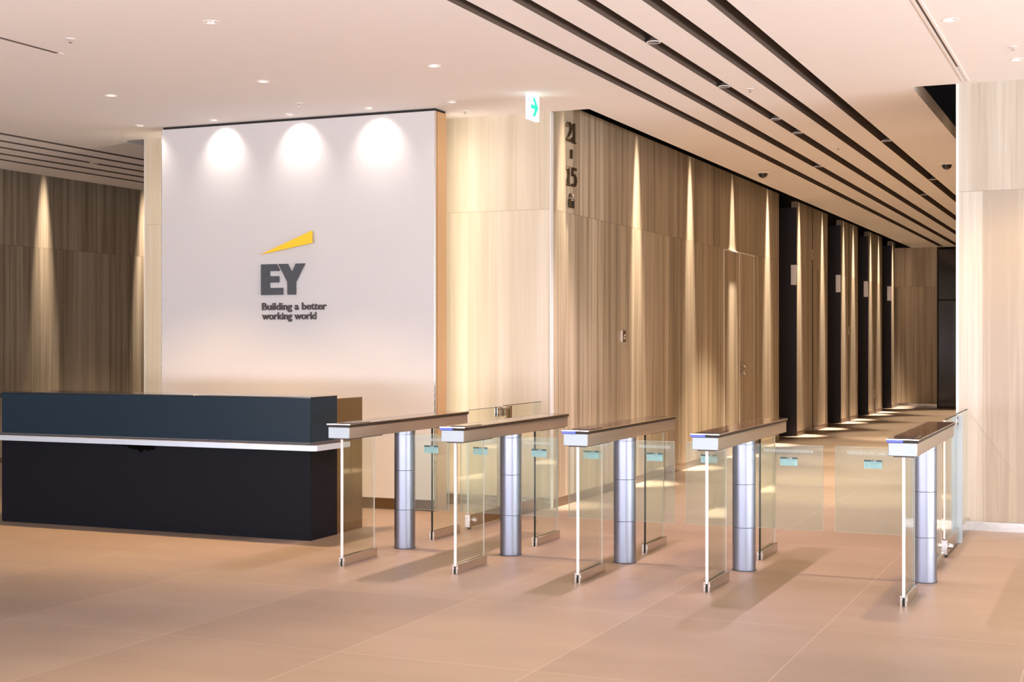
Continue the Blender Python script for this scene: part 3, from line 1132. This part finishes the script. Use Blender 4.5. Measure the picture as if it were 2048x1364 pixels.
def glyph(kind, y, z, w, h):
    fn = lambda u, v, d: (XW + d, y + u * w, z + v * h / 1.3)
    t = MB()
    m = 'digit'
    if kind == '2':
        t.ribbon([(0.10, 0.93), (0.14, 1.10), (0.30, 1.24), (0.52, 1.25), (0.72, 1.14), (0.80, 0.92), (0.70, 0.66), (0.42, 0.36), (0.08, 0.06)],
                 [0.13, 0.10, 0.07, 0.07, 0.13, 0.17, 0.14, 0.08, 0.05], fn, 0.008, 0.026, m)
        t.ribbon([(0.04, 0.06), (0.92, 0.06)], [0.11, 0.12], fn, 0.008, 0.026, m)
        t.ribbon([(0.90, 0.05), (0.97, 0.30)], [0.08, 0.06], fn, 0.008, 0.026, m)
    elif kind == '1':
        t.ribbon([(0.5, 0.0), (0.5, 1.29)], [0.185, 0.185], fn, 0.008, 0.026, m)
        t.ribbon([(0.5, 1.25), (0.34, 1.16), (0.14, 1.10)], [0.09, 0.08, 0.06], fn, 0.008, 0.026, m)
        t.ribbon([(0.15, 0.03), (0.85, 0.03)], [0.06, 0.06], fn, 0.008, 0.026, m)
    elif kind == '5':
        t.ribbon([(0.22, 1.20), (0.86, 1.20)], [0.18, 0.16], fn, 0.008, 0.026, m)
        t.ribbon([(0.23, 1.27), (0.16, 0.70)], [0.08, 0.07], fn, 0.008, 0.026, m)
        t.ribbon([(0.16, 0.70), (0.38, 0.82), (0.62, 0.79), (0.80, 0.62), (0.84, 0.40), (0.74, 0.16), (0.52, 0.03), (0.28, 0.02), (0.10, 0.12)],
                 [0.06, 0.08, 0.11, 0.16, 0.185, 0.15, 0.09, 0.07, 0.13], fn, 0.008, 0.026, m)
    rel(t, 'numeral', nb)


glyph('2', 12.465, 3.42, 0.14, 0.182)
glyph('1', 12.60, 3.415, 0.12, 0.188)
glyph('1', 12.455, 2.998, 0.12, 0.182)
glyph('5', 12.592, 3.003, 0.14, 0.180)
t = MB()
t.box(XW + 0.008, XW + 0.026, 12.580, 12.602, 3.262, 3.348, 'digit')
rel(t, 'dash', nb)
t = MB()
fi = lambda u, v, d: (XW + d, 12.535 + u * 0.11, 2.796 + v * 0.135)
t.prism([(0.0, 0.0), (1.0, 0.0), (1.0, 0.62), (0.0, 0.62)], fi, 0.008, 0.026, 'digit')
t.prism([(0.18, 0.10), (0.82, 0.10), (0.82, 0.46), (0.18, 0.46)], fi, 0.026, 0.030, 'black')
t.prism([(0.30, 0.50), (0.70, 0.50), (0.70, 0.56), (0.30, 0.56)], fi, 0.026, 0.029, 'plate_light')
t.prism([(0.02, 0.72), (0.48, 0.72), (0.25, 1.0)], fi, 0.008, 0.026, 'digit')
t.prism([(0.52, 1.0), (0.98, 1.0), (0.75, 0.72)], fi, 0.008, 0.026, 'plate_light')
rel(t, 'lift_symbol', nb)
tag(nb, 'bronze floor numbers 21 to 15 with a lift symbol, high on the stone wall', 'number sign')

t = MB()
t.box(0, 0.022, -0.056, 0.056, -0.06, 0.06, 'bronze_dark', 0.002, 1)
t.box(0.0, 0.024, -0.058, -0.050, -0.06, 0.06, 'plate_light')
t.box(0.022, 0.026, 0.02, 0.032, 0.006, 0.018, 'chrome')
t.box(0.022, 0.024, -0.02, 0.03, -0.035, -0.005, 'plate_light')
o = t.build('wall_switch', loc=(XW, 14.12, 1.584))
tag(o, 'small upright metal switch plate on the hall wall at chest height', 'switch plate')


# ------------------------------------------------------------------ ceiling fittings
def downlight(x, y, r, on, label, group, power, half, col_=SOFT, aim=(0, 0, -1), blend=0.6):
    e = empty('downlight', (x, y, CZ))
    tag(e, label, 'downlight', group)
    t = MB()
    t.lathe((0, 0, 0), [(r, 0.004), (r + 0.008, 0.0), (r + 0.008, -0.003), (r + 0.001, -0.004), (r - 0.004, 0.0), (r - 0.004, 0.03)], 'ring', seg=36, caps=False)
    t.build('trim_ring', e)
    t = MB()
    t.lathe((0, 0, 0), [(r - 0.004, 0.001), (r - 0.010, 0.03), (r - 0.018, 0.06)], 'reflector', seg=36, caps=False)
    t.build('reflector', e)
    t = MB()
    z = 0.016 if on else 0.055
    t.lathe((0, 0, 0), [(r - (0.008 if on else 0.018), z), (r - (0.008 if on else 0.018), z + 0.004)], 'lamp_on' if on else 'lamp_dim', seg=32)
    t.build('lens', e)
    if power:
        spot('downlight_lamp', (0, 0, -0.012), power, col_, half, blend, 0.035, aim, e)
    return e


names = ['round recessed downlight above the left part of the reception desk, left of its row', 'round recessed downlight in the ceiling, middle one of the row before the white panel',
         'round recessed downlight above the first turnstiles, right of its row', 'round recessed downlight near the top right corner of the ceiling',
         'round recessed downlight beside the right stone wall, at the picture edge', 'unlit round recessed downlight toward the top left of the ceiling']
for k, (x, y) in enumerate(DOWN):
    downlight(x, y, R_DOWN, k != 5, names[k], 'round downlights in the lobby ceiling', (P_DOWN * (1.0, 0.9, 0.4, 0.55, 0.30, 0)[k]), 45)
wn_ = ['leftmost small downlight of the row along the white panel, above its left end', 'second small downlight from the left along the white panel',
       'third small downlight along the white panel, above the logo', 'fourth small downlight from the left along the white panel',
       'rightmost small downlight of the row, by the right end of the white panel']
for k, (x, y) in enumerate(WASH):
    downlight(x, y, R_WASH, False, wn_[k], 'small downlights along the white panel', P_WASH if 0 < k < 4 else P_WASH * 0.5, 46, (1.0, 0.90, 0.80), (0, 0.75, -1), 1.0)
# downlights of the same lobby, above and behind the camera, out of the picture
for x, y in ((1.6, 8.2), (-8.0, 2.4), (-4.8, 2.4), (-1.0, 2.6), (2.2, 4.0)):
    spot('lobby_lamp', (x, y, CZ - 0.01), P_DOWN, SOFT, 50, 0.7, 0.04)


def slot_lamp(sl, y, label, power, half=34, c=HALL, set_=SLOTS_R):
    a, b = set_[sl]
    x = (a + b) / 2
    e = empty('slot_spotlight', (x, y, CZ))
    tag(e, label, 'spotlight', 'spotlights in the ceiling slots')
    t = MB()
    t.lathe((0, 0, 0), [(0.0515, 0.004), (0.0515, -0.001), (0.0425, -0.001), (0.0425, 0.002)], 'ring', seg=28, caps=False)
    t.lathe((0, 0, 0), [(0.0425, 0.0), (0.030, 0.03)], 'slot', seg=28, caps=False)
    t.build('trim_ring', e)
    t = MB()
    t.lathe((0, 0, 0), [(0.030, 0.030), (0.030, 0.11)], 'black', seg=24)
    t.build('housing', e)
    t = MB()
    t.lathe((0, 0, 0), [(0.024, 0.024), (0.024, 0.030)], 'lamp_dim', seg=20)
    t.build('lens', e)
    if power:
        spot('slot_lamp', (0, 0, -0.01), power, c, half, 0.5, 0.02, (0, 0, -1), e)


slot_lamp(2, 9.57, 'small round spotlight in the middle ceiling slot, nearest to the camera', P_SLOT, c=COOL, half=58)
slot_lamp(2, 11.48, 'small round spotlight in the middle ceiling slot, second from the camera', P_SLOT, c=COOL, half=58)
slot_lamp(2, 13.37, 'small round spotlight in the middle ceiling slot, third from the camera', P_HALL * 0.4, c=HALL)
slot_lamp(2, 14.35, 'small round spotlight in the middle ceiling slot, fourth from the camera', P_HALL * 0.3, c=HALL)
slot_lamp(4, 15.30, 'small round spotlight in the rightmost ceiling slot, the nearer one', P_HALL * 0.6, c=HALL)
slot_lamp(4, 19.23, 'small round spotlight in the rightmost ceiling slot, the farther one', P_HALL * 0.6, c=HALL)
slot_lamp(1, 17.25, 'small round spotlight in the second ceiling slot from the left', P_HALL * 0.8, c=HALL)
slot_lamp(3, 21.22, 'small round spotlight in the fourth ceiling slot from the left', P_HALL * 0.8, c=HALL)
slot_lamp(2, 13.51, 'small round spotlight in the dark slots of the left hall ceiling', P_HALL * 0.12, c=HALL, set_=SLOTS_L)
for y in (15.4, 18.0, 21.0):
    spot('hall_lamp', (-11.2, y, CZ - 0.02), P_HALL * 0.1, HALL, 40, 0.5, 0.03)
for y in (23.5, 26.0, 28.6, 31.2):
    spot('hall_lamp', (-3.04, y, CZ - 0.02), P_HALL * 0.8, HALL, 24, 0.5, 0.03)
for x, y in ((-3.04, 5.8),):
    spot('front_lamp', (x, y, CZ - 0.02), P_FRONT, SOFT, 32, 0.8, 0.03)

# grazing spots hidden above the raised strips beside the hall walls
for y in (12.40, 14.60, 16.64, 18.66, 20.70, 22.90, 24.82, 26.85, 27.88, 29.93, 30.97, 32.95):
    spot('grazing_lamp', (XW + 0.155, y, 4.90), P_GRAZE * (0.4 if y < 13 else 1.0), WARM, 5.8, 1.0, 0.02, (-0.030, 0, -1))
    spot('grazing_lamp', (XR - 0.155, y, 4.90), P_GRAZE, WARM, 5.8, 1.0, 0.02, (0.030, 0, -1))
for y in (12.60, 14.67, 16.72, 18.8, 20.8, 22.9):
    spot('grazing_lamp', (XL + 0.16, y, 4.90), P_GRAZE * 0.6, WARM, 5.8, 1.0, 0.02, (-0.030, 0, -1))


def sprinkler(x, y, label):
    e = empty('sprinkler', (x, y, CZ))
    tag(e, label, 'sprinkler', 'sprinkler heads in the ceiling')
    t = MB()
    t.lathe((0, 0, 0), [(0.034, 0.0), (0.034, -0.003), (0.020, -0.006), (0.012, -0.006)], 'ring', seg=24)
    t.build('cover_plate', e)
    t = MB()
    t.lathe((0, 0, 0), [(0.010, -0.006), (0.010, -0.016), (0.005, -0.018), (0.005, -0.024), (0.014, -0.025), (0.014, -0.027)], 'chrome', seg=16)
    t.build('head', e)


for x, y, lb in ((-6.723, 7.853, 'small sprinkler head at the top left of the ceiling'), (-6.70, 10.79, 'small sprinkler head above the logo, before the white panel'),
                 (-5.54, 11.77, 'tiny sprinkler head over the bright wall, right of the white panel'),
                 (-2.867, 11.66, 'small sprinkler head between the third and fourth ceiling slots, nearer one'),
                 (-0.734, 10.73, 'small sprinkler head at the right edge of the ceiling'), (-2.858, 15.57, 'tiny sprinkler head between the ceiling slots, deeper in the hall')):
    sprinkler(x, y, lb)
for x, y, lb in ((-4.154, 17.56, 'small dark dome camera on the hall ceiling, left of the slots'), (-1.943, 17.555, 'small dark dome camera on the hall ceiling, by the right wall')):
    e = empty('dome_camera', (x, y, CZ))
    tag(e, lb, 'security camera', 'dome cameras on the hall ceiling')
    t = MB()
    t.lathe((0, 0, 0), [(0.10, 0.0), (0.10, -0.006), (0.07, -0.014)], 'ring', seg=28)
    t.build('mount', e)
    t = MB()
    t.lathe((0, 0, 0), [(0.058, -0.014), (0.056, -0.032), (0.046, -0.052), (0.028, -0.065), (0.008, -0.07)], 'dome', seg=28)
    t.build('dome', e)
